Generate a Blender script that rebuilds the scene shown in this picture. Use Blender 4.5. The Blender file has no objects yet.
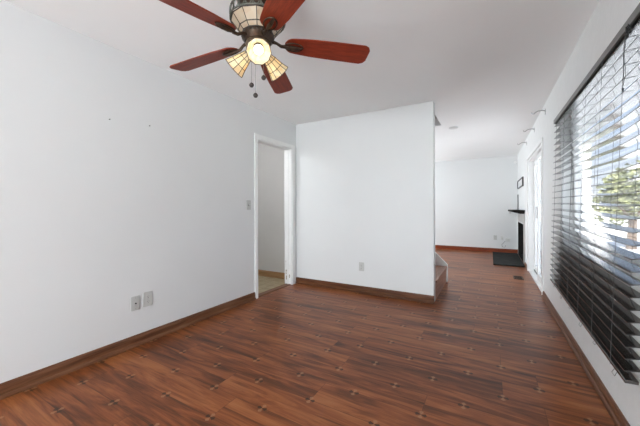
import bpy, bmesh, math, random
from mathutils import Vector, Matrix
random.seed(7)
PI = math.pi
S = bpy.context.scene
C = S.collection

# ------------------------------------------------------------------ camera
H = 2.44; CAMZ = 1.1545; YAW = .5225; ROLL = -.0038
cam = bpy.data.cameras.new('camera'); co = bpy.data.objects.new('camera', cam); C.objects.link(co)
cam.sensor_width = 36; cam.lens = 295.38 / 640 * 36; cam.shift_y = -5.1 / 640
cam.clip_start = .05; cam.clip_end = 300
F = Vector((-math.sin(YAW), math.cos(YAW), 0)); R = Vector((math.cos(YAW), math.sin(YAW), 0)); U = Vector((0, 0, 1))
R2 = R * math.cos(ROLL) + U * math.sin(ROLL); U2 = U * math.cos(ROLL) - R * math.sin(ROLL)
mw = Matrix((R2, U2, -F)).transposed().to_4x4(); mw.translation = (0, 0, CAMZ)
co.matrix_world = mw
S.camera = co

# ------------------------------------------------------------------ view, sky, sun, fill lights
S.view_settings.view_transform = 'Standard'; S.view_settings.look = 'None'
S.view_settings.exposure = 0.70; S.view_settings.gamma = 1; S.view_settings.use_curve_mapping = False
W = bpy.data.worlds.new('sky'); S.world = W; W.use_nodes = True
wn = W.node_tree.nodes; wl = W.node_tree.links
bg = wn['Background']
tc = wn.new('ShaderNodeTexCoord'); sp = wn.new('ShaderNodeSeparateXYZ'); wl.new(tc.outputs['Generated'], sp.inputs[0])
rp = wn.new('ShaderNodeValToRGB'); wl.new(sp.outputs['Z'], rp.inputs[0])
rp.color_ramp.elements[0].position = 0.0; rp.color_ramp.elements[0].color = (.84, .89, .96, 1)
rp.color_ramp.elements[1].position = .6; rp.color_ramp.elements[1].color = (.42, .58, .86, 1)
e = rp.color_ramp.elements.new(.16); e.color = (.60, .74, .95, 1)
cn = wn.new('ShaderNodeTexNoise'); cn.inputs['Scale'].default_value = 4; cn.inputs['Detail'].default_value = 6
mp = wn.new('ShaderNodeMapping'); mp.inputs['Scale'].default_value = (1, 1, 3.5); wl.new(tc.outputs['Generated'], mp.inputs[0]); wl.new(mp.outputs[0], cn.inputs['Vector'])
cr = wn.new('ShaderNodeValToRGB'); cr.color_ramp.elements[0].position = .52; cr.color_ramp.elements[1].position = .72
wl.new(cn.outputs['Fac'], cr.inputs[0])
mx = wn.new('ShaderNodeMixRGB'); wl.new(cr.outputs[0], mx.inputs[0]); wl.new(rp.outputs[0], mx.inputs[1]); mx.inputs[2].default_value = (.95, .96, 1, 1)
wl.new(mx.outputs[0], bg.inputs['Color']); bg.inputs['Strength'].default_value = 1.15

def light(name, kind, loc, aim, energy, color=(1, 1, 1), **k):
    l = bpy.data.lights.new(name, kind); l.energy = energy; l.color = color
    for a, v in k.items(): setattr(l, a, v)
    o = bpy.data.objects.new(name, l); C.objects.link(o); o.location = loc
    if aim is not None: o.rotation_euler = (Vector(aim) - Vector(loc)).to_track_quat('-Z', 'Y').to_euler()
    return o
light('sun', 'SUN', (-3, -10, 12), (-1.6, 0, 0), 16, (1, .97, .92), angle=.01)
# unseen fill lights, added behind the camera and in the living room
light('rear_fill', 'AREA', (-1.0, -4.85, 1.15), (-1.0, 0, 5.2), 236, (.865, .95, 1), shape='RECTANGLE', size=2.6, size_y=1.9)
# soft fill added near the floor behind the camera, brightens the ceiling
light('bounce_fill', 'AREA', (-.7, -1.1, .25), (-.4, .3, 2.44), 14, (.93, .97, 1), shape='DISK', size=1.6)
light('hall_fill', 'POINT', (-3.3, 2.3, 2.2), None, 14, (.93, .96, 1), shadow_soft_size=.12)  # unseen fill light added to brighten the hall
light('living_fill', 'AREA', (-3.50, 6.9, 1.2), (0, 6.9, 2.6), 78, (.865, .95, 1), shape='RECTANGLE', size=2.6, size_y=1.7)  # added fill that brightens the living room, source unseen

# ------------------------------------------------------------------ materials
class NB:
    """little node expression builder"""
    def __init__(s, name):
        s.m = bpy.data.materials.new(name); s.m.use_nodes = True
        s.n = s.m.node_tree.nodes; s.l = s.m.node_tree.links; s.b = s.n['Principled BSDF']
    def _in(s, sock, v):
        if isinstance(v, (int, float, tuple)): sock.default_value = v
        else: s.l.new(v, sock)
    def math(s, op, a, b=0.0, c=None):
        n = s.n.new('ShaderNodeMath'); n.operation = op; s._in(n.inputs[0], a); s._in(n.inputs[1], b)
        if c is not None: s._in(n.inputs[2], c)
        return n.outputs[0]
    def pos(s, scale=(1, 1, 1), loc=(0, 0, 0)):
        t = s.n.new('ShaderNodeTexCoord'); m = s.n.new('ShaderNodeMapping')
        m.inputs['Scale'].default_value = scale; m.inputs['Location'].default_value = loc
        s.l.new(t.outputs['Object'], m.inputs[0]); return m.outputs[0]
    def xyz(s):
        t = s.n.new('ShaderNodeTexCoord'); x = s.n.new('ShaderNodeSeparateXYZ'); s.l.new(t.outputs['Object'], x.inputs[0])
        return x.outputs
    def comb(s, x, y, z):
        n = s.n.new('ShaderNodeCombineXYZ'); s._in(n.inputs[0], x); s._in(n.inputs[1], y); s._in(n.inputs[2], z); return n.outputs[0]
    def noise(s, vec, scale, detail=4, rough=.55, dist=0):
        n = s.n.new('ShaderNodeTexNoise'); s.l.new(vec, n.inputs['Vector']); n.inputs['Scale'].default_value = scale
        n.inputs['Detail'].default_value = detail; n.inputs['Roughness'].default_value = rough; n.inputs['Distortion'].default_value = dist
        return n.outputs['Fac']
    def white(s, vec):
        n = s.n.new('ShaderNodeTexWhiteNoise'); n.noise_dimensions = '3D'; s.l.new(vec, n.inputs['Vector']); return n.outputs['Value']
    def ramp(s, fac, stops):
        n = s.n.new('ShaderNodeValToRGB'); s.l.new(fac, n.inputs[0]); el = n.color_ramp.elements
        while len(el) < len(stops): el.new(.5)
        for i, (p, c) in enumerate(stops): el[i].position = p; el[i].color = tuple(c) + (1,)
        return n.outputs[0]
    def mix(s, f, a, b, mode='MIX'):
        n = s.n.new('ShaderNodeMixRGB'); n.blend_type = mode; s._in(n.inputs[0], f)
        for i, v in ((1, a), (2, b)):
            if isinstance(v, tuple): n.inputs[i].default_value = (tuple(v) + (1,))[:4]
            else: s.l.new(v, n.inputs[i])
        return n.outputs[0]
    def bump(s, h, strength=.2, dist=.01):
        n = s.n.new('ShaderNodeBump'); n.inputs['Strength'].default_value = strength; n.inputs['Distance'].default_value = dist
        s.l.new(h, n.inputs['Height']); s.l.new(n.outputs[0], s.b.inputs['Normal'])
    def set(s, **k):
        for a, v in k.items():
            sock = s.b.inputs[a.replace('_', ' ')]
            if isinstance(v, tuple) and len(v) == 3: v = v + (1,)
            s._in(sock, v)
        return s.m

def plain(name, col, rough=.5, var=.06, scale=30, bump=0, **k):
    b = NB(name); f = b.noise(b.pos(), scale)
    d = tuple(c * (1 - var) for c in col); l = tuple(min(1, c * (1 + var)) for c in col)
    b.set(Base_Color=b.ramp(f, [(.3, d), (.7, l)]), Roughness=rough, **k)
    if bump: b.bump(b.noise(b.pos(), scale * 4), bump, .004)
    return b.m

M = {}
M['wall'] = plain('white_wall_paint', (.725, .73, .73), .55, .012, 1.5, .10)
M['wall_rough'] = plain('white_textured_wall_paint', (.80, .805, .80), .6, .02, 14, .45)
M['ceiling'] = plain('white_ceiling_paint', (.90, .90, .90), .8, .012, 1.2, .08)
M['trim'] = plain('white_gloss_trim', (.84, .84, .83), .35, .015, 8)
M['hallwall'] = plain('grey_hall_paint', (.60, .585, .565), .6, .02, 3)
M['plate'] = plain('light_grey_plastic', (.52, .52, .50), .4, .03, 40)
M['plate_white'] = plain('pale_plastic', (.66, .66, .64), .4, .03, 40)
M['dark'] = plain('black_hole', (.015, .015, .015), .6)
M['black'] = plain('matt_black_paint', (.012, .012, .012), .45, .2, 40)
M['mantle'] = plain('black_mantel_wood', (.012, .010, .009), .7, .3, 20, Specular_IOR_Level=.1)
M['hearth'] = plain('dark_grey_slate', (.026, .028, .027), .8, .35, 12, Specular_IOR_Level=.15)
M['soot'] = plain('sooty_brick', (.012, .010, .009), .9, .4, 10)
M['marble'] = plain('pale_grey_marble', (.40, .38, .36), .3, .35, 7)
M['cord'] = plain('grey_cord', (.10, .10, .10), .6)
M['steel'] = plain('brushed_steel', (.35, .35, .35), .35, .1, 30, Metallic=1.0)
M['bronze'] = plain('aged_bronze', (.055, .034, .022), .42, .35, 60, .2, Metallic=.75)
M['bronze_pale'] = plain('pale_bronze', (.17, .115, .07), .38, .3, 60, Metallic=.7)
M['pewter'] = plain('grey_green_filigree_metal', (.12, .125, .105), .45, .35, 90, .3, Metallic=.5)
M['lead'] = plain('dark_leading', (.035, .025, .018), .5, .3, 60)
M['fob'] = plain('dark_brown_fob', (.03, .022, .018), .35)
M['vent'] = plain('dark_bronze_vent', (.06, .035, .022), .45, .2, 40, Metallic=.4)
M['deck'] = plain('pale_blue_grey_concrete', (.66, .70, .74), .8, .1, 4, .2)
M['siding'] = plain('white_vinyl_siding', (.78, .79, .80), .6, .02, 6)
M['rail'] = plain('white_railing_paint', (.80, .80, .78), .5, .02, 8)
M['bark'] = plain('tree_bark', (.10, .07, .05), .9, .4, 20, .4)
M['roof'] = plain('grey_shingle', (.16, .15, .15), .9, .3, 30)
M['tan_wall'] = plain('tan_house_wall', (.48, .40, .30), .8, .08, 5)
M['stain'] = plain('brown_stain', (.42, .37, .31), .8, .3, 30)

def mk_blade():
    b = NB('cherry_wood_blade'); g = b.noise(b.pos((5, 60, 60)), 2.2, 6, .6, .8)
    b.set(Base_Color=b.ramp(g, [(.3, (.12, .016, .006)), (.55, (.22, .028, .010)), (.8, (.29, .045, .016))]), Roughness=.5,
          Specular_IOR_Level=.3)
    return b.m
M['blade'] = mk_blade()
def mk_slat():
    b = NB('espresso_blind_slat'); g = b.noise(b.pos((60, 3, 60)), 3, 5)
    b.set(Base_Color=b.ramp(g, [(.3, (.016, .013, .0115)), (.7, (.028, .023, .020))]), Roughness=.12, IOR=2.1)
    return b.m
M['slat'] = mk_slat()
def mk_wood(name, c0, c1, c2, axis, rough=.4):
    b = NB(name); sc = [28, 28, 28]; sc[axis] = 1.6
    g = b.noise(b.pos(tuple(sc)), 1.6, 6, .6, .5)
    b.set(Base_Color=b.ramp(g, [(.3, c0), (.52, c1), (.75, c2)]), Roughness=rough, Specular_IOR_Level=.2)
    return b.m
M['base_y'] = mk_wood('walnut_baseboard_along_y', (.085, .032, .015), (.16, .068, .034), (.24, .115, .06), 1)
M['base_x'] = mk_wood('walnut_baseboard_along_x', (.06, .021, .009), (.12, .045, .020), (.19, .08, .038), 0)
M['base_far'] = mk_wood('reddish_living_baseboard', (.13, .025, .009), (.20, .042, .015), (.28, .07, .026), 0)
M['stairwood'] = mk_wood('reddish_stair_wood', (.22, .10, .065), (.33, .17, .115), (.45, .26, .19), 1, .35)
M['hallbase'] = mk_wood('tan_hall_baseboard', (.28, .16, .075), (.36, .21, .10), (.42, .26, .13), 0)

def mk_floor():
    b = NB('walnut_laminate_with_star_inlays'); x, y, z = b.xyz(); m = b.math
    RH, SX, Y0, X0 = .1985, .4025, 1.11, -1.345
    v = m('DIVIDE', m('SUBTRACT', y, Y0), RH)
    row = m('FLOOR', v)                       # plank row between two star rows
    fr = m('SUBTRACT', v, row)
    rw = b.white(b.comb(row, 3.7, 1.1))
    off = m('MULTIPLY', m('FLOOR', m('MULTIPLY', rw, 5.99)), SX / 2)
    par = m('MULTIPLY', m('PINGPONG', row, 1.0), SX / 2)
    u = m('DIVIDE', m('ADD', m('SUBTRACT', x, X0), m('ADD', m('MULTIPLY', off, 2.0), par)), SX * 3)
    col = m('FLOOR', u); fu = m('SUBTRACT', u, col)
    # two printed strips in each plank, in random lengths
    strip = m('FLOOR', m('MULTIPLY', fr, 2.0))
    sid = b.comb(m('ADD', m('MULTIPLY', row, 2.0), strip), col, 0.0)
    tone = b.white(b.comb(row, col, 5.0)); tone2 = b.white(sid)
    gx = m('ADD', x, m('MULTIPLY', tone2, 17.0)); gy = m('ADD', y, m('MULTIPLY', tone, 3.0))
    g1 = b.noise(b.comb(m('MULTIPLY', gx, 1.5), m('MULTIPLY', gy, 13.0), 0.0), 1.0, 5, .6, 1.2)
    g2 = b.noise(b.comb(m('MULTIPLY', gx, 5.0), m('MULTIPLY', gy, 120.0), 0.0), 1.0, 4, .6, .3)
    f = m('ADD', m('MULTIPLY', g1, 1.1), m('MULTIPLY', g2, .34))
    f = m('ADD', m('SUBTRACT', f, .155), m('MULTIPLY', m('SUBTRACT', tone, .5), .12)); f = m('ADD', f, m('MULTIPLY', m('SUBTRACT', tone2, .5), .12))
    colr = b.ramp(f, [(.28, (.052, .0135, .0045)), (.45, (.132, .037, .012)), (.58, (.23, .068, .021)), (.70, (.31, .102, .033)), (.86, (.385, .145, .052))])
    # seams
    ed = m('MINIMUM', fr, m('SUBTRACT', 1.0, fr)); se = m('LESS_THAN', ed, .011)
    eu = m('MINIMUM', fu, m('SUBTRACT', 1.0, fu)); su = m('LESS_THAN', eu, .0018)
    seam = m('MULTIPLY', m('MAXIMUM', se, su), .42)
    colr = b.mix(seam, colr, (.03, .011, .006))
    # four-pointed star inlays on a staggered grid
    k = m('ROUND', v); dy = m('ABSOLUTE', m('MULTIPLY', m('SUBTRACT', v, k), RH))
    ko = m('MULTIPLY', m('PINGPONG', k, 1.0), SX / 2)
    w = m('DIVIDE', m('SUBTRACT', m('SUBTRACT', x, X0), ko), SX)
    dx = m('ABSOLUTE', m('MULTIPLY', m('SUBTRACT', w, m('ROUND', w)), SX))
    def kite(a, c): return m('MULTIPLY', m('LESS_THAN', c, m('MULTIPLY', a, .58)), m('LESS_THAN', m('ADD', a, m('MULTIPLY', c, .7)), .033))
    colr = b.mix(m('MULTIPLY', kite(dx, dy), .8), colr, (.022, .009, .005))
    colr = b.mix(m('MULTIPLY', kite(dy, dx), .5), colr, (.42, .23, .12))
    ro = m('ADD', .27, m('MULTIPLY', g2, .12))
    b.set(Base_Color=colr, Roughness=ro, Specular_IOR_Level=.24)
    b.bump(m('SUBTRACT', g2, m('MULTIPLY', seam, 2.0)), .06, .002)
    return b.m
M['floor'] = mk_floor()

def mk_hallfloor():
    b = NB('tan_vinyl_tile'); x, y, z = b.xyz(); m = b.math
    g = b.noise(b.pos(), 9, 5); c = b.ramp(g, [(.3, (.34, .27, .16)), (.7, (.46, .38, .24))])
    def ln(a): 
        q = m('DIVIDE', a, .15); d = m('ABSOLUTE', m('SUBTRACT', q, m('ROUND', q))); return m('LESS_THAN', d, .03)
    c = b.mix(m('MULTIPLY', m('MAXIMUM', ln(x), ln(y)), .6), c, (.16, .12, .07))
    b.set(Base_Color=c, Roughness=.45); return b.m
M['hallfloor'] = mk_hallfloor()

def mk_glass(name, tint=(1, 1, 1), refl=.06):
    m = bpy.data.materials.new(name); m.use_nodes = True; n = m.node_tree.nodes; l = m.node_tree.links; n.clear()
    o = n.new('ShaderNodeOutputMaterial'); t = n.new('ShaderNodeBsdfTransparent'); t.inputs[0].default_value = tint + (1,)
    g = n.new('ShaderNodeBsdfGlossy'); g.inputs['Roughness'].default_value = .02
    fr = n.new('ShaderNodeLayerWeight'); fr.inputs['Blend'].default_value = .35
    mr = n.new('ShaderNodeMath'); mr.operation = 'MULTIPLY'; l.new(fr.outputs['Fresnel'], mr.inputs[0]); mr.inputs[1].default_value = .55
    x = n.new('ShaderNodeMixShader'); l.new(mr.outputs[0], x.inputs[0]); l.new(t.outputs[0], x.inputs[1]); l.new(g.outputs[0], x.inputs[2]); l.new(x.outputs[0], o.inputs[0])
    return m
M['glass'] = mk_glass('clear_window_glass')

def mk_shade(name, cols, trans):
    b = NB(name); v = b.n.new('ShaderNodeTexVoronoi'); v.inputs['Scale'].default_value = 26; b.l.new(b.pos(), v.inputs['Vector'])
    sx = b.n.new('ShaderNodeSeparateXYZ'); b.l.new(v.outputs['Color'], sx.inputs[0])
    c = b.ramp(sx.outputs[0], [(0, cols[0]), (.5, cols[1]), (1, cols[2])])
    tr = b.n.new('ShaderNodeBsdfTranslucent'); b.l.new(c, tr.inputs[0]); b.set(Base_Color=c, Roughness=.25)
    mxs = b.n.new('ShaderNodeMixShader'); mxs.inputs[0].default_value = trans
    b.l.new(b.b.outputs[0], mxs.inputs[1]); b.l.new(tr.outputs[0], mxs.inputs[2]); b.l.new(mxs.outputs[0], b.n['Material Output'].inputs[0])
    return b.m
M['shade'] = mk_shade('cream_stained_glass', [(.84, .70, .44), (.88, .82, .64), (.84, .62, .34)], .5)
M['bowlglass'] = mk_shade('tan_stained_glass', [(.66, .52, .36), (.70, .60, .46), (.68, .54, .38)], .3)

def mk_emit(name, col, st):
    b = NB(name); b.set(Base_Color=(1, 1, 1), Emission_Color=col, Emission_Strength=st); return b.m
M['bulb'] = mk_emit('lit_bulb', (1, .94, .82), 2.4)

def mk_leaf(name, a, c):
    b = NB(name); f = b.noise(b.pos(), 1.5)
    b.set(Base_Color=b.ramp(f, [(.3, a), (.7, c)]), Roughness=.6, Subsurface_Weight=0.0); return b.m
M['leaf'] = mk_leaf('olive_green_leaves', (.10, .12, .05), (.30, .31, .15))
M['leaf2'] = mk_leaf('blue_green_leaves', (.12, .15, .15), (.28, .33, .33))
M['grass'] = mk_leaf('lawn_grass', (.12, .17, .05), (.26, .28, .12))

# ------------------------------------------------------------------ mesh helpers
def bm_(): return bmesh.new()
def box(bm, x0, x1, y0, y1, z0, z1):
    v = [bm.verts.new(p) for p in ((x0,y0,z0),(x1,y0,z0),(x1,y1,z0),(x0,y1,z0),(x0,y0,z1),(x1,y0,z1),(x1,y1,z1),(x0,y1,z1))]
    for f in ((0,3,2,1),(4,5,6,7),(0,1,5,4),(1,2,6,5),(2,3,7,6),(3,0,4,7)): bm.faces.new([v[i] for i in f])
    return v
def hexa(bm, pts):
    v = [bm.verts.new(p) for p in pts]
    for f in ((0,3,2,1),(4,5,6,7),(0,1,5,4),(1,2,6,5),(2,3,7,6),(3,0,4,7)): bm.faces.new([v[i] for i in f])
def prism(bm, prof, axis, a, b):
    """extrude a 2D profile (list of pairs) along axis 0/1/2 from a to b"""
    def P(q, t):
        if axis == 0: return (t, q[0], q[1])
        if axis == 1: return (q[0], t, q[1])
        return (q[0], q[1], t)
    A = [bm.verts.new(P(q, a)) for q in prof]; B = [bm.verts.new(P(q, b)) for q in prof]; n = len(prof)
    for i in range(n): bm.faces.new((A[i], A[(i+1) % n], B[(i+1) % n], B[i]))
    bm.faces.new(list(reversed(A))); bm.faces.new(B)
def frame_of(d):
    d = d.normalized(); a = Vector((0, 0, 1)) if abs(d.z) < .9 else Vector((1, 0, 0))
    u = d.cross(a).normalized(); return u, d.cross(u).normalized()
def tube(bm, pts, r, seg=8, close=False):
    pts = [Vector(p) for p in pts]; rings = []; n = len(pts); pu = None
    for i, p in enumerate(pts):
        d = (pts[(i+1) % n] - pts[i-1]) if close else (pts[min(i+1, n-1)] - pts[max(i-1, 0)])
        d.normalize()
        if pu is None: u, w = frame_of(d)
        else:
            u = (pu - d * pu.dot(d)).normalized(); w = d.cross(u)
        pu = u; rr = r[i] if isinstance(r, (list, tuple)) else r
        rings.append([bm.verts.new(p + (u * math.cos(2*PI*k/seg) + w * math.sin(2*PI*k/seg)) * rr) for k in range(seg)])
    for i in range(n if close else n - 1):
        a, b = rings[i], rings[(i+1) % n]
        for k in range(seg): bm.faces.new((a[k], a[(k+1) % seg], b[(k+1) % seg], b[k]))
    if not close: bm.faces.new(list(reversed(rings[0]))); bm.faces.new(rings[-1])
def lathe(bm, prof, seg=32, origin=(0,0,0), axis=(0,0,1), closed=False):
    """prof: list of (radius, height) along axis"""
    o = Vector(origin); d = Vector(axis).normalized(); u, w = frame_of(d); rings = []
    for r, h in prof:
        if r < 1e-6: rings.append([bm.verts.new(o + d*h)])
        else: rings.append([bm.verts.new(o + d*h + (u*math.cos(2*PI*k/seg) + w*math.sin(2*PI*k/seg))*r) for k in range(seg)])
    n = len(rings)
    for i in range(n if closed else n-1):
        a, b = rings[i], rings[(i+1) % n]
        for k in range(seg):
            k2 = (k+1) % seg
            if len(a) == 1 and len(b) == 1: continue
            if len(a) == 1: bm.faces.new((a[0], b[k2], b[k]))
            elif len(b) == 1: bm.faces.new((a[k], a[k2], b[0]))
            else: bm.faces.new((a[k], a[k2], b[k2], b[k]))
def obj(name, bm, m, parent=None, smooth=False, bevel=0):
    bmesh.ops.recalc_face_normals(bm, faces=bm.faces)
    me = bpy.data.meshes.new(name); bm.to_mesh(me); bm.free(); me.materials.append(M[m] if isinstance(m, str) else m)
    o = bpy.data.objects.new(name, me); C.objects.link(o)
    if smooth:
        me.polygons.foreach_set('use_smooth', [True]*len(me.polygons)); me.set_sharp_from_angle(angle=math.radians(38))
    if bevel:
        b = o.modifiers.new('bevel', 'BEVEL'); b.width = bevel; b.segments = 2; b.limit_method = 'ANGLE'
    if parent: 
        o.parent = parent
        o.matrix_parent_inverse = Matrix.Translation(-Vector(parent_world(parent)))
    return o
def parent_world(p):
    v = Vector(p.location)
    while p.parent: 
        p = p.parent; v = v if p is None else v
    return v
def thing(name, label, cat, loc=(0,0,0), group=None):
    o = bpy.data.objects.new(name, None); C.objects.link(o); o.location = loc; o.empty_display_size = .1
    o['label'] = label; o['category'] = cat
    if group: o['group'] = group
    return o
def tag(o, label, cat, group=None, kind=None):
    o['label'] = label; o['category'] = cat
    if group: o['group'] = group
    if kind: o['kind'] = kind
    return o
def struct(name, bm, m, parent=None, bevel=0, smooth=False, label=None):
    o = obj(name, bm, m, parent, smooth, bevel)
    if parent is None: o['kind'] = 'structure'
    if label: o['label'] = label
    return o

# ------------------------------------------------------------------ room shell
XL, XR, YB, XE, YF = -2.594, .596, 3.768, -.590, 8.83
YR = -5.0            # rear wall
LX = -3.6            # living room left wall
YS = 4.93            # far side of the stairs
HX0 = -3.9           # hall

b = bm_(); box(b, LX-.1, XR+.15, YR-.1, YF+.1, -.06, 0)
# hall floor is separate: keep this slab clear of it by starting at the left wall
b.free()
b = bm_(); box(b, XL-.06, XR+.15, YR-.12, 3.89, -.08, 0); box(b, LX-.12, XR+.15, 3.89, YF+.12, -.08, 0)
struct('floor', b, 'floor')
b = bm_(); box(b, HX0-.1, XL-.06, 1.6, 3.89, -.08, -.004)
struct('floor_hall', b, 'hallfloor')
# ceiling, with the stairwell opening
SX0, SX1 = -2.9, -.658
b = bm_()
box(b, HX0-.1, XR+.15, YR-.12, 3.89, H, H+.12)
box(b, SX1, XR+.15, 3.89, YS+.03, H, H+.12)
box(b, LX-.12, SX0, 3.89, YS+.03, H, H+.12)
box(b, LX-.12, XR+.15, YS+.03, YF+.12, H, H+.12)
struct('ceiling', b, 'ceiling')
b = bm_()
box(b, SX0-.1, SX1+.1, 3.79, 3.89, H+.12, 4.2); box(b, SX0-.1, SX1+.1, YS+.03, YS+.13, H+.12, 4.2)
box(b, SX1, SX1+.1, 3.89, YS+.03, H+.12, 4.2); box(b, SX0-.1, SX0, 3.89, YS+.03, H+.12, 4.2); box(b, SX0-.1, SX1+.1, 3.79, YS+.13, 4.2, 4.3)
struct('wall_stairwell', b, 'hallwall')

# left wall with the hall doorway
DY0, DY1, DZ = 2.888, 3.645, 2.05
b = bm_()
box(b, XL-.115, XL, YR, DY0, 0, H); box(b, XL-.115, XL, DY1, YB+.12, 0, H); box(b, XL-.115, XL, DY0, DY1, DZ, H)
struct('wall_left', b, 'wall')
b = bm_(); box(b, XL, XE, YB, YB+.12, 0, H)
struct('wall_back', b, 'wall', bevel=.006)
# right wall with window and sliding door openings
WY0, WY1, WZ0, WZ1 = 1.62, 3.62, .84, 1.94
GY0, GY1, GZ = 4.80, 6.50, 2.0
b = bm_(); T = XR+.15
box(b, XR, T, YR, WY0, 0, H); box(b, XR, T, WY0, WY1, 0, WZ0); box(b, XR, T, WY0, WY1, WZ1, H); box(b, XR, T, WY1, GY0, 0, H)
box(b, XR, T, GY0, GY1, GZ, H); box(b, XR, T, GY1, 7.36, 0, H)
box(b, XR, T, 7.36, 8.78, .80, H); box(b, XR, T, 8.78, YF, 0, H)
struct('wall_right', b, 'wall_rough')
b = bm_(); box(b, LX-.12, T, YF, YF+.12, 0, H)
struct('wall_far', b, 'wall')
# rear wall with an opening added for the fill light (never in the picture)
b = bm_()
box(b, XL-.115, -2.3, YR-.12, YR, 0, H); box(b, .3, T, YR-.12, YR, 0, H); box(b, -2.3, .3, YR-.12, YR, 0, .05); box(b, -2.3, .3, YR-.12, YR, 2.2, H)
struct('wall_rear', b, 'wall')
b = bm_(); box(b, LX-.12, LX, 3.89, 5.6, 0, H); box(b, LX-.12, LX, 8.2, YF, 0, H); box(b, LX-.12, LX, 5.6, 8.2, 0, .5); box(b, LX-.12, LX, 5.6, 8.2, 2.2, H)
struct('wall_living_left', b, 'wall')
b = bm_(); box(b, -2.38, .38, YR-.16, YR-.12, .42, 2.28)
struct('rear_opening_panel', b, 'siding')  # unseen blank panel closing the opening added for the rear fill
b = bm_(); box(b, LX-.16, LX-.12, 5.5, 8.3, .42, 2.28)
struct('living_opening_panel', b, 'siding')  # blank panel behind the opening added for the living room fill
# hall shell
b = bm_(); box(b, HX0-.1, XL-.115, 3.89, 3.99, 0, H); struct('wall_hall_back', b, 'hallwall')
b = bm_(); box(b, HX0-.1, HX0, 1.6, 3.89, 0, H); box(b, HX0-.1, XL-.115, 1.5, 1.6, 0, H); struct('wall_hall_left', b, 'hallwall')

# ---- doorway trim (casing) and jamb lining
b = bm_()
t0, cw = .014, .055
box(b, XL, XL+t0, DY0-cw, DY0, 0, DZ+cw); box(b, XL, XL+t0, DY1, DY1+cw+.02, 0, DZ+cw); box(b, XL, XL+t0, DY0, DY1, DZ, DZ+cw)
box(b, XL-.125, XL+.002, DY1-.012, DY1, 0, DZ); box(b, XL-.125, XL+.002, DY0, DY0+.012, 0, DZ); box(b, XL-.125, XL+.002, DY0+.012, DY1-.012, DZ-.012, DZ)
box(b, XL-.075, XL-.045, DY1-.022, DY1-.012, 0, DZ-.012); box(b, XL-.075, XL-.045, DY0+.012, DY0+.022, 0, DZ-.012)
d1 = struct('door_1', b, 'trim', bevel=.003, label='white painted doorway frame to the grey hall')
b = bm_()
for z0, z1, x0, x1 in ((.07,.13,-2.695,-2.660), (.15,.22,-2.70,-2.676), (.25,.36,-2.699,-2.690), (.10,.15,-2.640,-2.616)):
    n = 7; pts = []
    for k in range(n): pts.append((x0 + random.uniform(-.001,.006), z0+(z1-z0)*k/(n-1)))
    for k in range(n): pts.append((x1 + random.uniform(-.012,.004), z1-(z1-z0)*k/(n-1)))
    prism(b, [(p[0], p[1]) for p in pts], 1, DY1-.0140, DY1-.0125)
struct('chipped_paint', b, 'stain', d1, label='brown chipped patches low on the jamb')
b = bm_(); prism(b, [(XL-.115, -.003), (XL-.10, .008), (XL-.02, .008), (XL-.002, 0)], 1, DY0+.013, DY1-.013)
struct('trim_1', b, 'base_y')

# ---- baseboards
def base_prof(h=.09):
    return [(0,0),(.026,0),(.026,.010),(.022,.020),(.014,.024),(.014,h-.022),(.010,h-.012),(.008,h-.003),(.004,h),(0,h)]
def base(name, axis, plane, sgn, a, c, m, h=.09):
    b = bm_()
    if axis == 1: prism(b, [(plane + sgn*p, q) for p, q in base_prof(h)], 1, a, c)
    else: prism(b, [(plane + sgn*p, q) for p, q in base_prof(h)], 0, a, c)
    return struct(name, b, m, smooth=False)
base('baseboard_left', 1, XL, 1, YR, DY0-cw, 'base_y')
base('baseboard_back', 0, YB, -1, XL, XE+.004, 'base_x')
base('baseboard_right', 1, XR, -1, YR, GY0-.07, 'base_y', .075)
base('baseboard_far', 0, YF, -1, LX, XR, 'base_far', .10)
base('baseboard_hall', 0, 3.89, -1, HX0, XL-.115, 'hallbase', .095)
base('baseboard_right_far', 1, XR, -1, GY1+.07, 7.04, 'base_y', .075)
base('baseboard_rear', 0, YR, 1, XL, XR, 'base_x')

# ---- window behind the blind
b = bm_()
FX0, FX1 = XR+.085, XR+.135
box(b, FX0, FX1, WY0, WY0+.05, WZ0, WZ1); box(b, FX0, FX1, WY1-.05, WY1, WZ0, WZ1)
box(b, FX0, FX1, WY0+.05, WY1-.05, WZ0, WZ0+.05); box(b, FX0, FX1, WY0+.05, WY1-.05, WZ1-.05, WZ1)
w1 = struct('window_1', b, 'trim', bevel=.004, label='white framed picture window behind the dark blind')
b = bm_(); box(b, FX0+.02, FX0+.026, WY0+.05, WY1-.05, WZ0+.05, WZ1-.05); struct('pane', b, 'glass', w1)

# ---- sliding glass door
b = bm_()
box(b, XR, XR+.15, GY0, GY0+.04, 0, GZ); box(b, XR, XR+.15, GY1-.04, GY1, 0, GZ); box(b, XR, XR+.15, GY0+.04, GY1-.04, GZ-.04, GZ)
box(b, XR, XR+.15, GY0+.04, GY1-.04, -.0, .035)
for y0, y1 in ((GY0-.06, GY0), (GY1, GY1+.06)): box(b, XR-.016, XR, y0, y1, 0, GZ+.06)
box(b, XR-.016, XR, GY0, GY1, GZ, GZ+.06)
d2 = struct('door_2', b, 'trim', bevel=.003, label='white sliding glass door to the deck')
def panel(x, y0, y1):
    b = bm_(); z0, z1 = .037, GZ-.042; w = .075
    box(b, x, x+.035, y0, y0+w, z0, z1); box(b, x, x+.035, y1-w, y1, z0, z1)
    box(b, x, x+.035, y0+w, y1-w, z0, z0+.10); box(b, x, x+.035, y0+w, y1-w, z1-w, z1)
    p = struct('sliding_panel', b, 'trim', d2, bevel=.003)
    b = bm_(); box(b, x+.015, x+.020, y0+w, y1-w, z0+.10, z1-w); struct('pane', b, 'glass', d2)
panel(XR+.035, GY0+.04, GY0+.86); panel(XR+.085, GY0+.80, GY1-.04)
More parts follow.
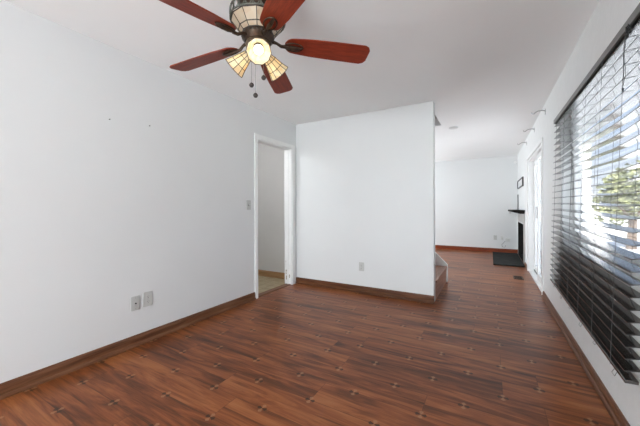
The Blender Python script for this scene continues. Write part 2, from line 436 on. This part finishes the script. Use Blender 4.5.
b = bm_(); box(b, XR+.072, XR+.082, GY0+.90, GY1-.06, .035, .05); struct('track', b, 'black', d2, label='dark lower track')
b = bm_(); box(b, XR+.012, XR+.035, GY0+.80, GY0+.83, .98, 1.16); struct('door_handle', b, 'steel', d2, bevel=.004, label='grey pull handle')

# ---- fireplace at the far end of the right wall
fp = thing('fireplace', 'black fireplace with pale marble edge in the far right corner', 'fireplace', (XR, 8.0, 0))
b = bm_()
box(b, XR-.006, XR, 7.08, 7.36, 0, 1.04); box(b, XR-.006, XR, 7.36, 8.78, .82, 1.04)
obj('surround', b, 'marble', fp, bevel=.003)
b = bm_()
box(b, XR+.001, XR+.5, 7.361, 7.375, 0, .80); box(b, XR+.001, XR+.5, 8.765, 8.779, 0, .80); box(b, XR+.5, XR+.54, 7.36, 8.82, 0, .86)
box(b, XR+.001, XR+.5, 7.375, 8.765, .785, .799); box(b, XR, XR+.5, 7.375, 8.765, -.02, .004)
obj('firebox', b, 'soot', fp)
b = bm_(); box(b, XR-.21, XR, 7.06, 8.72, 1.055, 1.095)
prism(b, [(XR, 1.02), (XR-.08, 1.02), (XR-.13, 1.055), (XR, 1.055)], 1, 7.10, 8.70)
obj('mantel_shelf', b, 'mantle', fp, bevel=.004)
b = bm_(); box(b, .052, .574, 6.84, 8.66, 0, .028)
tag(obj('hearth_slab', b, 'hearth', bevel=.004), 'dark grey hearth slab on the floor before the fireplace', 'hearth')

# ---- stairs
st = thing('staircase', 'short wooden stair with white skirt board behind the back wall', 'stairs', (-.6, 4.4, 0))
b = bm_(); RZ = .248
NS = 8; x0 = -.592
pr = [(x0, 0)]
for i in range(NS):
    pr += [(x0-.25*i, RZ*(i+1)-.028), (x0-.25*(i+1), RZ*(i+1)-.028)]
pr += [(x0-.25*NS, 0)]
prism(b, pr, 1, YB+.123, YS-.002); obj('riser', b, 'stairwood', st)
for i in range(NS):
    b = bm_(); zt = RZ*(i+1)
    box(b, x0-.25*(i+1)-.001, x0-.25*i+.016, YB+.123, YS-.002, zt-.027, zt); obj('tread', b, 'stairwood', st, bevel=.006)
b = bm_()
prism(b, [(x0+.02, 0), (x0+.02, .272), (x0-.25*NS, .272+.25*NS+.02), (x0-.25*NS, 0)], 1, YS, YS+.035)
obj('skirt_board', b, 'trim', st, bevel=.003, ).__setitem__('label', 'white sloping skirt board')

# ------------------------------------------------------------------ window blind
bl = thing('window_blind', 'wide dark brown slatted blind hanging over the right window', 'blind', (XR, 2.75, 2.0))
def yn(s): return 1.64 + .25*s
def yf(s): return 3.565 + .285*s
ZT = 1.925
def zn(s): return ZT - (ZT-.345)*s
def zf(s): return ZT - (ZT-.405)*s
NSL = 27; XRM = .534
TI = math.radians(9); DX, DZs = .058*math.cos(TI), .058*math.sin(TI)
UPS = lambda s: math.radians(4.5 + 5*min(1, s*1.6))
for i in range(NSL):
    s = i/(NSL); b = bm_(); t = .0042; DX, DZs = .058*math.cos(UPS(s)), .058*math.sin(UPS(s))
    n = 12; jit = [random.uniform(-.0012,.0012) for _ in range(2)]
    a, c = yn(s), yf(s)
    bow = -.010*math.exp(-((s-.33)/.18)**2)
    prev = None; rows = []
    for k in range(n+1):
        q = k/n; y = a + (c-a)*q; z = zn(s)*(1-q) + zf(s)*q + bow*math.sin(PI*min(1, q*3.2)) * (1 if q < .3125 else 0) + jit[0]*math.sin(q*9)
        ring = []
        for (px, pz) in ((0, 0), (DX*.5, DZs*.5+.0008), (DX, DZs)):
            ring.append((XRM+px, y, z+pz-DZs/2))
        rows.append([b.verts.new(p) for p in ring] + [b.verts.new((p[0], p[1], p[2]-t)) for p in reversed(ring)])
    for k in range(n):
        A, B = rows[k], rows[k+1]
        for j in range(6): b.faces.new((A[j], A[(j+1)%6], B[(j+1)%6], B[j]))
    b.faces.new(list(reversed(rows[0]))); b.faces.new(rows[-1])
    obj('slat', b, 'slat', bl, smooth=True)
b = bm_()
hexa(b, [(XRM+.004,yn(1),zn(1)-.009),(XRM+.052,yn(1),zn(1)-.006),(XRM+.052,yf(1),zf(1)-.006),(XRM+.004,yf(1),zf(1)-.009),
         (XRM+.004,yn(1),zn(1)+.008),(XRM+.052,yn(1),zn(1)+.011),(XRM+.052,yf(1),zf(1)+.011),(XRM+.004,yf(1),zf(1)+.008)])
obj('bottom_rail', b, 'slat', bl, bevel=.003)
M['railm'] = plain('dark_grey_brown_headrail', (.15, .145, .14), .35, .1, 20)
b = bm_(); box(b, XRM+.006, XR, yn(0)-.01, yf(0)+.005, 1.945, 1.984); obj('headrail', b, 'black', bl)
b = bm_(); box(b, XRM-.004, XRM+.006, yn(0)-.02, yf(0)+.01, 1.948, 1.986); obj('valance', b, 'railm', bl, bevel=.002)
# ladder strings (front and back) with rungs, at six places
for k in range(6):
    b = bm_(); y_ = lambda s: 1.85 + .315*k + (.21 + .014*k)*s
    for xo in (XRM-.002, XRM+DX+.001):
        tube(b, [(xo, y_(s/10), 1.947 - (1.947-(zn(1)*(1-k/5.6)+zf(1)*k/5.6))*s/10) for s in range(11)], .0011, 5)
    for i in range(NSL):
        s = i/NSL; q = (y_(s)-yn(s))/(yf(s)-yn(s)); z = zn(s)*(1-q)+zf(s)*q - .006
        tube(b, [(XRM-.002, y_(s), z-DZs/2), (XRM+DX+.001, y_(s), z+DZs/2)], .0009, 4)
    obj('ladder_string', b, 'cord', bl)
    # loop of loose cord under the bottom rail
    b = bm_(); s = 1; q = (y_(s)-yn(s))/(yf(s)-yn(s)); z = zn(s)*(1-q)+zf(s)*q - .01; y = y_(1)
    lp = .045 if k % 2 == 0 else .03
    tube(b, [(XRM+.02, y, z), (XRM+.016, y+.012, z-lp*.5), (XRM+.012, y+.03, z-lp), (XRM+.014, y-.005, z-lp*1.1), (XRM+.018, y-.02, z-lp*.5), (XRM+.02, y-.012, z)], .0011, 5)
    obj('cord_loop', b, 'cord', bl)
# lift cords tangled at the near end of the headrail
b = bm_()
def P3(y, z, x=XRM-.010): return (x, y, z)
tube(b, [P3(1.80, 1.95), P3(1.815, 1.90), P3(1.845, 1.86), P3(1.84, 1.82), P3(1.815, 1.78), P3(1.82, 1.74), P3(1.85, 1.70)], .0010, 6)
tube(b, [P3(1.79, 1.95), P3(1.80, 1.91), P3(1.83, 1.85), P3(1.835, 1.79), P3(1.84, 1.74), P3(1.855, 1.73), P3(1.85, 1.69)], .0010, 6)
tube(b, [P3(1.78+.02*math.cos(a), 1.925+.02*math.sin(a), XRM-.012+.004*math.sin(2*a)) for a in [i*2*PI/10 for i in range(10)]], .0022, 6, True)
tube(b, [P3(1.785+.012*math.cos(a), 1.915+.026*math.sin(a), XRM-.014+.003*math.cos(3*a)) for a in [i*2*PI/10 for i in range(10)]], .0022, 6, True)
obj('lift_cord', b, 'black', bl)
b = bm_(); lathe(b, [(0,0),(.003,.004),(.005,.012),(.004,.018),(0,.02)], 12, (XRM-.010, 1.85, 1.675)); obj('cord_tassel', b, 'black', bl, smooth=True)

# ------------------------------------------------------------------ ceiling fan
FC = Vector((-1.1395, 1.2806, 0)); BZ = 2.10
fan = thing('ceiling_fan', 'five bladed cherry wood ceiling fan with stained glass lights', 'ceiling fan', (FC.x, FC.y, H))
def fl(bm, prof, seg=40): lathe(bm, prof, seg, (FC.x, FC.y, 0))
b = bm_(); fl(b, [(0,H),(.075,H),(.078,H-.01),(.070,H-.045),(.045,H-.065),(0,H-.065)]); obj('canopy', b, 'bronze', fan, smooth=True)
b = bm_(); fl(b, [(0,2.39),(.09,2.385),(.118,2.370),(.120,2.33),(.10,2.29),(.075,2.24),(.066,2.18),(.0,2.18)]); obj('motor_housing', b, 'bronze', fan, smooth=True)
# upper stained glass bowl: twelve-sided flared panels
NP = 12
def ringpt(r, z, k, n=NP, off=0): 
    a = 2*PI*(k+off)/n + .15; return Vector((FC.x + r*math.cos(a), FC.y + r*math.sin(a), z))
lv = [(.088, 2.140), (.108, 2.160), (.148, 2.209)]
b = bm_()
rr = [[b.verts.new(ringpt(r, z, k)) for k in range(NP)] for r, z in lv] + [[b.verts.new(ringpt(r-.004, z+.001, k)) for k in range(NP)] for r, z in reversed(lv)]
for i in range(6):
    A, B = rr[i], rr[(i+1) % 6]
    for k in range(NP): b.faces.new((A[k], A[(k+1)%NP], B[(k+1)%NP], B[k]))
bowl = obj('glass_bowl', b, 'bowlglass', fan)
b = bm_()
for r, z in lv: tube(b, [ringpt(r, z, k) for k in range(NP)], .0028, 6, True)
for k in range(NP):
    tube(b, [ringpt(r, z, k) for r, z in lv], .0022, 6)
    
obj('leading', b, 'lead', bowl)
# filigree band round the bowl's rim
b = bm_()
tube(b, [ringpt(.152, 2.213, k, 36) for k in range(36)], .004, 6, True)
tube(b, [ringpt(.150, 2.262, k, 36) for k in range(36)], .005, 6, True)
for k in range(24):
    c0 = ringpt(.153, 2.238, k, 24); a = 2*PI*k/24 + .15; tv = Vector((-math.sin(a), math.cos(a), 0))
    tube(b, [c0 + tv*.017*math.cos(q) + Vector((0,0,.024*math.sin(q))) for q in [i*2*PI/12 for i in range(12)]], .0028, 5, True)
    c1 = ringpt(.153, 2.238, k, 24, .5)
    tube(b, [c1 + Vector((0,0,-.026)), c1 + tv*.004, c1 + Vector((0,0,.026))], .0028, 5)
obj('filigree_band', b, 'pewter', fan, smooth=True)
for k in range(3):     # brackets that hold the rim
    b = bm_(); a = 2*PI*k/3 + .5; d = Vector((math.cos(a), math.sin(a), 0))
    tube(b, [FC + d*.09 + Vector((0,0,2.300)), FC + d*.13 + Vector((0,0,2.300)), FC + d*.150 + Vector((0,0,2.264))], .004, 6); obj('rim_bracket', b, 'bronze', fan, smooth=True)
# flywheel ring with dark vents
b = bm_(); fl(b, [(.0,2.148),(.062,2.148),(.084,2.142),(.092,2.128),(.090,2.112),(.078,2.100),(.074,2.092),(.0,2.092)]); hub = obj('hub', b, 'bronze', fan, smooth=True)
b = bm_()
for k in range(24):
    c0 = ringpt(.091, 2.124, k, 24); a = 2*PI*k/24+.15
    lathe(b, [(0,.003),(.0055,.001),(.006,-.004)], 8, c0, (math.cos(a), math.sin(a), -.1))
obj('hub_beading', b, 'lead', hub)
b = bm_(); fl(b, [(.0,2.094),(.066,2.094),(.070,2.080),(.066,2.058),(.052,2.040),(.048,2.018),(.036,2.006),(.012,2.000),(.010,1.990),(0,1.986)]); obj('light_fitter', b, 'bronze_pale', fan, smooth=True)
# five blades with irons
TH0 = 7.00801556
def blade_outline():
    pts = []
    r0, r1 = .150, .657
    for i in range(9):
        a = PI/2 + PI*i/8; pts.append((r0+.056 + .056*math.cos(a), .056*math.sin(a)))
    pts += [(.30, -.066), (.45, -.0715), (r1-.035, -.074), (r1-.012, -.062), (r1, -.040), (r1, .040), (r1-.012, .062), (r1-.035, .074), (.45, .0715), (.30, .066)]
    return pts
PITCH = math.radians(-13); SAG = (1.2, 2.6, 2.4, .2, .4)
for i in range(5):
    a = TH0 + i*2*PI/5
    TM = Matrix.Translation((FC.x, FC.y, BZ)) @ Matrix.Rotation(a, 4, 'Z') @ Matrix.Rotation(math.radians(SAG[i]), 4, 'Y') @ Matrix.Rotation(PITCH, 4, 'X')
    ol = blade_outline(); b = bm_()
    A = [b.verts.new((x, y, .003)) for x, y in ol]; B = [b.verts.new((x, y, -.004)) for x, y in ol]; n = len(ol)
    for k in range(n): b.faces.new((A[k], A[(k+1)%n], B[(k+1)%n], B[k]))
    b.faces.new(A); b.faces.new(list(reversed(B)))
    bo = obj('blade', b, 'blade', fan, bevel=.0015)
    bo.matrix_parent_inverse = Matrix.Translation((-FC.x, -FC.y, -H)); bo.matrix_basis = TM
    b = bm_()
    # arm from hub, then an open leaf-shaped bracket under the blade
    tube(b, [(.078, 0, .012), (.105, 0, .004), (.130, 0, -.012), (.158, 0, -.012)], [.011, .008, .009, .010], 8)
    leaf = [(.150 + .105*(0.5-0.5*math.cos(t)), .031*math.sin(t)**1 * (1 if t < PI else 1), -.009) for t in [j*PI/10 for j in range(11)]]
    leaf2 = [(p[0], -p[1], p[2]) for p in leaf]
    tube(b, leaf, .0038, 6); tube(b, leaf2, .0038, 6)
    tube(b, [(.155,0,-.010),(.19,0,-.012),(.225,0,-.012),(.262,0,-.008)], [.006,.013,.010,.002], 8)
    for sx, sy in ((.185,.0), (.215,.0)): lathe(b, [(0,-.014),(.005,-.012),(.006,-.004)], 8, (sx, sy, -.010))
    io = obj('blade_iron', b, 'bronze', fan, smooth=True)
    io.matrix_parent_inverse = Matrix.Translation((-FC.x, -FC.y, -H))
    io.matrix_basis = Matrix.Translation((FC.x, FC.y, BZ)) @ Matrix.Rotation(a, 4, 'Z') @ Matrix.Rotation(math.radians(SAG[i]), 4, 'Y') @ Matrix.Rotation(PITCH*.9, 4, 'X')
# three stained glass lights
for az in (-47, 75, 196):
    a = math.radians(az); h_ = Vector((math.cos(a), math.sin(a), 0))
    p0 = FC + h_*.052 + Vector((0,0,2.040)); p1 = FC + h_*.148 + Vector((0,0,1.968))
    ax = (p1-p0).normalized(); L = (p1-p0).length
    b = bm_(); lathe(b, [(0,-.03),(.012,-.03),(.014,-.012),(.022,-.006),(.026,.006),(.026,.022),(.020,.026),(0,.026)], 20, p0, ax)
    so = obj('lamp_socket', b, 'bronze', fan, smooth=True)
    u, w = frame_of(ax); NP2 = 10
    prof = [(.027, .010), (.036, .040), (.049, .085), (.0535, .098), (.064, L+.004)]
    def sp_(r, h, k): 
        q = 2*PI*k/NP2; return p0 + ax*h + (u*math.cos(q) + w*math.sin(q))*r
    b = bm_(); ins = [(r-.002, h) for r, h in reversed(prof)]
    rr = [[b.verts.new(sp_(r, h, k)) for k in range(NP2)] for r, h in prof + ins]
    for j in range(len(rr)):
        A, B = rr[j], rr[(j+1) % len(rr)]
        for k in range(NP2): b.faces.new((A[k], A[(k+1)%NP2], B[(k+1)%NP2], B[k]))
    sh = obj('lamp_shade', b, 'shade', fan)
    b = bm_()
    for j in (0, 1, 2, 4): tube(b, [sp_(prof[j][0]+.0005, prof[j][1], k) for k in range(NP2)], .0019, 5, True)
    for k in range(NP2): tube(b, [sp_(r+.0005, h, k) for r, h in prof], .0018, 5)
    obj('leading', b, 'lead', sh)
    b = bm_(); lathe(b, [(0,.02),(.012,.022),(.014,.035),(.022,.052),(.026,.068),(.022,.084),(.012,.094),(0,.097)], 20, p0, ax)
    bu = obj('bulb', b, 'bulb', fan, smooth=True)
    lo = light('lamp_glow', 'POINT', p0 + ax*.112, None, .08, (1, .9, .76), shadow_soft_size=.02)
    lo.parent = fan; lo.matrix_parent_inverse = Matrix.Translation((-FC.x, -FC.y, -H))
# pull chains with dark ball fobs
for dx_, dy_, zb in ((-.032, -.020, 1.853), (.014, -.038, 1.780), (.030, .012, 1.893)):
    b = bm_(); x, y = FC.x+dx_, FC.y+dy_; z = 2.015
    tube(b, [(x, y, 2.02), (x, y, zb+.012)], .0011, 5)
    while z > zb+.014:
        lathe(b, [(0,-.0016),(.0016,0),(0,.0016)], 5, (x, y, z)); z -= .006
    ch = obj('pull_chain', b, 'steel', fan)
    b = bm_(); lathe(b, [(0,-.013),(.008,-.011),(.0135,-.003),(.0135,.003),(.008,.011),(.003,.014),(0,.015)], 16, (x, y, zb)); obj('pull_fob', b, 'fob', ch, smooth=True)

# ------------------------------------------------------------------ wall plates
def rounded(w, h, r=.006, n=4):
    p = []
    for cx, cy, a0 in ((w/2-r, h/2-r, 0), (-w/2+r, h/2-r, 90), (-w/2+r, -h/2+r, 180), (w/2-r, -h/2+r, 270)):
        for i in range(n+1):
            a = math.radians(a0+90*i/n); p.append((cx+r*math.cos(a), cy+r*math.sin(a)))
    return p
def wallplate(name, label, cat, wall, c, h, mat, kind, group=None, w=.074, hh=.118):
    """wall 'L' faces +X at X=XL; 'B','F' face -Y"""
    o = thing(name, label, cat, (XL, c, h) if wall == 'L' else (c, YB if wall == 'B' else YF, h), group)
    def ex(bm, prof, d0, d1, du=0, dv=0):
        if wall == 'L': prism(bm, [(c+du+p, h+dv+q) for p, q in prof], 0, XL+d0, XL+d1)
        else:
            Y = YB if wall == 'B' else YF; prism(bm, [(c+du+p, h+dv+q) for p, q in prof], 1, Y-d0, Y-d1)
    b = bm_(); ex(b, rounded(w, hh), 0, .006); obj('cover_plate', b, mat, o, bevel=.0015)
    if kind == 'outlet':
        for dv in (.021, -.021):
            b = bm_(); ex(b, rounded(.034, .030, .010), .006, .008, 0, dv); f = obj('socket', b, mat, o)
            b = bm_()
            for du in (-.006, .006): ex(b, [(-.001,-.004),(.001,-.004),(.001,.004),(-.001,.004)], .008, .0085, du, dv+.003)
            ex(b, rounded(.005,.005,.002), .008, .0085, 0, dv-.008); obj('slot', b, 'dark', f)
        b = bm_(); ex(b, rounded(.006,.006,.0028), .006, .0075); obj('screw', b, 'steel', o)
    if kind == 'jack':
        b = bm_(); ex(b, rounded(.011,.011,.005), .006, .014); obj('jack', b, 'dark', o)
        for dv in (.045, -.045):
            b = bm_(); ex(b, rounded(.006,.006,.0028), .006, .0075, 0, dv); obj('screw', b, 'steel', o)
    if kind == 'switch':
        b = bm_(); ex(b, rounded(.012,.026,.002), .006, .009); obj('toggle_slot', b, 'dark', o)
        b = bm_(); ex(b, rounded(.009,.014,.002), .009, .018, 0, .004); obj('toggle', b, 'plate', o)
    return o
wallplate('jack_plate', 'grey plate with black round jack, left of two on left wall', 'wall plate', 'L', 1.378, .357, 'plate', 'jack')
wallplate('power_outlet', 'grey power outlet on left wall, right of the jack plate', 'outlet', 'L', 1.483, .366, 'plate', 'outlet', w=.08, hh=.125)
wallplate('light_switch', 'grey light switch beside the hall doorway', 'light switch', 'L', 2.728, 1.193, 'plate', 'switch')
wallplate('power_outlet', 'grey power outlet low on the back wall', 'outlet', 'B', -1.519, .353, 'plate', 'outlet')
wallplate('power_outlet', 'darker grey outlet on far wall, leftmost of three low plates', 'outlet', 'F', .113, .376, 'plate', 'outlet')
wallplate('cable_plate', 'pale plate in the middle of three on the far wall', 'wall plate', 'F', .263, .370, 'plate_white', 'jack', w=.06, hh=.10)
o = thing('cable_box', 'small pale cable box with loose wire on far wall near hearth', 'cable box', (.378, YF, .33))
b = bm_(); box(b, .325, .431, YF-.03, YF, .292, .372); obj('box_body', b, 'plate_white', o, bevel=.004)
b = bm_(); tube(b, [(.33, YF-.02, .30), (.29, YF-.03, .25), (.25, YF-.03, .20), (.27, YF-.03, .15), (.32, YF-.03, .14), (.34, YF-.03, .19)], .004, 6); obj('wire', b, 'cord', o)
b = bm_(); box(b, .415, .455, YF-.02, YF, .995, 1.045); tag(obj('wall_thermostat', b, 'plate', bevel=.003), 'tiny grey control on far wall beside the mantel', 'thermostat')
b = bm_(); lathe(b, [(0,0),(.028,.0),(.03,.012),(.024,.03),(0,.036)], 20, (.548, YF, 2.27), (0,-1,0)); tag(obj('motion_sensor', b, 'trim', smooth=True), 'small white sensor high in the far right corner', 'sensor')
# nail marks on the left wall
for y, z, l in ((1.186, 1.856, 'short dark nail on left wall, nearer the camera'), (1.50, 1.88, 'tiny dark nail on left wall, nearer the fan light')):
    b = bm_(); lathe(b, [(0,0),(.002,0),(.002,.012),(.0045,.012),(.004,.015),(0,.015)], 10, (XL, y, z), (1,0,0)); tag(obj('wall_nail', b, 'cord'), l, 'nail', 'nails in the left wall')

# ------------------------------------------------------------------ curtain rod brackets above the slider
for y, z, l in ((4.55, 2.335, 'metal curtain rod bracket nearest the blind'), (5.59, 2.345, 'metal curtain rod bracket in middle of row above the glass door'), (6.72, 2.35, 'metal curtain rod bracket farthest from the blind')):
    o = thing('curtain_bracket', l, 'bracket', (XR, y, z), 'curtain rod brackets above the glass door')
    b = bm_(); box(b, XR-.004, XR, y-.012, y+.012, z-.04, z+.03); obj('mounting_plate', b, 'steel', o, bevel=.002)
    b = bm_(); tube(b, [(XR-.004, y, z+.008), (XR-.03, y, z+.018), (XR-.075, y, z+.016), (XR-.10, y, z+.004), (XR-.115, y, z-.012), (XR-.132, y, z-.012), (XR-.142, y, z+.006)], .0055, 8); obj('hook', b, 'steel', o, smooth=True)

# ---- black frame above the mantel, and the rod that stands on it
o = thing('picture_frame', 'long empty black frame on wall above the fireplace', 'frame', (XR, 7.95, 1.69))
b = bm_(); x = XR-.025
box(b, x, XR, 7.30, 8.60, 1.590, 1.612); box(b, x, XR, 7.30, 8.60, 1.758, 1.780); box(b, x, XR, 7.30, 7.35, 1.612, 1.758); box(b, x, XR, 8.54, 8.60, 1.612, 1.758)
obj('frame_bars', b, 'black', o, bevel=.002)
b = bm_(); box(b, XR-.01, XR, 7.35, 8.54, 1.612, 1.758); obj('backing', b, 'wall', o).__setitem__('label', 'white backing')
b = bm_(); tube(b, [(XR-.02, 8.45, 1.095), (XR-.018, 8.46, 1.25), (XR-.02, 8.45, 1.455)], .010, 8); tag(obj('candle_rod', b, 'black', smooth=True), 'thin dark rod standing on the black mantel shelf', 'rod')

# ---- smoke detector on the ceiling, floor register
b = bm_(); lathe(b, [(0,0),(.068,0),(.070,.006),(.062,.016),(.04,.020),(0,.021)], 28, (-.508, 5.193, H), (0,0,-1)); o = tag(obj('smoke_detector', b, 'wall', smooth=True), 'round pale smoke detector on living room ceiling', 'smoke detector')
o = thing('floor_register', 'small dark slotted floor register near the sliding door', 'floor register', (.40, 5.79, 0))
b = bm_(); x0, x1, y0, y1 = .325, .462, 5.66, 5.92
box(b, x0, x1, y0, y0+.018, 0, .006); box(b, x0, x1, y1-.018, y1, 0, .006); box(b, x0, x0+.018, y0+.018, y1-.018, 0, .006); box(b, x1-.018, x1, y0+.018, y1-.018, 0, .006)
obj('register_frame', b, 'vent', o)
b = bm_(); box(b, x0+.018, x1-.018, y0+.018, y1-.018, 0, .0015); obj('duct', b, 'dark', o)
for k in range(7):
    b = bm_(); y = y0+.04+.03*k; box(b, x0+.018, x1-.018, y-.006, y+.004, .0015, .005); obj('louver', b, 'vent', o)

# ------------------------------------------------------------------ outdoors
b = bm_(); box(b, -20, 60, -30, 60, -.62, -.5); g = struct('ground', b, 'grass')
b = bm_(); box(b, T, 4.6, -6, 10.7, -.5, -.12); struct('deck', b, 'deck')
b = bm_(); box(b, 4.6, 11.5, -12, 21, -.5, -.45); struct('reflector_ground', b, 'deck')  # pale slab added to whiten the reflections in the blind slats
b = bm_(); box(b, 11.5, 24, 2, 21, -.5, -.45); box(b, 2.4, 4.6, 10.9, 21, -.5, -.45); struct('reflector_ground_far', b, 'deck')  # more pale ground, added so the slats reflect white instead of grass
b = bm_()
box(b, T-.15, 2.38, 10.7, 10.9, -.5, 2.9)
for k in range(24): 
    z = -.4+.135*k
    if z < 2.8: prism(b, [(10.7, z), (10.684, z), (10.694, z+.134), (10.7, z+.134)], 0, T, 2.38)
ew = obj('house_wing', b, 'siding'); tag(ew, 'white sided wing of the house beyond the deck', 'house wing')
# railing
rl = thing('deck_railing', 'white railing along the outer edge of the deck', 'railing', (4.45, 3, -.12))
b = bm_(); box(b, 4.40, 4.50, -2.9, 10.6, .93, .98); obj('top_rail', b, 'rail', rl)
b = bm_(); box(b, 4.43, 4.48, -2.9, 10.6, .02, .07); obj('bottom_rail', b, 'rail', rl)
b = bm_(); box(b, 4.43, 4.47, -2.9, 10.6, .66, .76); obj('middle_rail', b, 'tan_wall', rl)
for k in range(8):
    y = -2.8 + 1.88*k; b = bm_(); box(b, 4.40, 4.50, y, y+.10, -.12, 1.02); obj('post', b, 'rail', rl)
k = 0; y = -1.0
while y < 10.4:
    b = bm_(); box(b, 4.437, 4.463, y, y+.026, .07, .66); obj('baluster', b, 'rail', rl); y += .14
# neighbour house and trees beyond
nh = thing('neighbour_house', 'grey roofed tan house beyond the trees outside the window', 'house', (20, 14, -.5))
b = bm_(); box(b, 17, 26, 8, 17, -.5, 1.7); obj('house_wall', b, 'tan_wall', nh)
b = bm_(); prism(b, [(16.6, 1.65), (26.4, 1.65), (21.5, 3.3)], 1, 7.6, 17.4); obj('house_roof', b, 'roof', nh)
random.seed(21)
def tree(x, y, hgt, rad, leafm, label):
    o = thing('tree', label, 'tree', (x, y, -.5), 'trees beyond the deck')
    b = bm_(); tube(b, [(x, y, -.5), (x+.05, y, hgt*.3), (x-.05, y+.1, hgt*.6)], [.16, .12, .05], 8)
    for k in range(5):
        a = k*1.3; tube(b, [(x, y, hgt*.3), (x+rad*.6*math.cos(a), y+rad*.6*math.sin(a), hgt*.55)], [.06, .02], 6)
    obj('trunk', b, 'bark', o)
    b = bm_(); cl = [(Vector((max(-.6, min(.6, random.gauss(0,.4)))*rad, max(-.6, min(.6, random.gauss(0,.4)))*rad, hgt*.62+random.gauss(0,.16)*hgt)), rad*random.uniform(.3,.5)) for _ in range(11)]
    for _ in range(2600):
        c, r = random.choice(cl); d = Vector((random.gauss(0,1), random.gauss(0,1), random.gauss(0,1))).normalized()
        p = Vector((x, y, 0)) + c + d*r*random.uniform(.6, 1); n = Vector((random.gauss(0,1), random.gauss(0,1), random.gauss(0,1))).normalized(); u, w = frame_of(n); s = random.uniform(.06,.13)
        b.faces.new([b.verts.new(p + u*s), b.verts.new(p + w*s*.5), b.verts.new(p - u*s), b.verts.new(p - w*s*.5)])
    f = obj('foliage', b, leafm, o)
TR = [(4.6, 15.5, 3.0, 1.6, 'leaf', 'olive green tree next to the white house wing'), (8.6, 16.0, 2.9, 1.8, 'leaf2', 'blue green tree second from the white house wing'),
      (10.2, 12.0, 2.6, 1.6, 'leaf2', 'low blue green tree third from the white house wing'), (13.4, 9.6, 2.8, 1.6, 'leaf', 'olive green tree fourth from the white house wing'),
      (13.0, 5.4, 2.3, 1.4, 'leaf2', 'short blue green tree farthest from the white house wing')]
for t in TR: tree(t[0], t[1], t[2]*.8, t[3]*.85, *t[4:])
b = bm_(); box(b, 3.0, 26, 22, 22.1, -.5, 1.2); fb = obj('garden_fence', b, 'siding'); tag(fb, 'long pale fence far beyond the deck', 'fence')
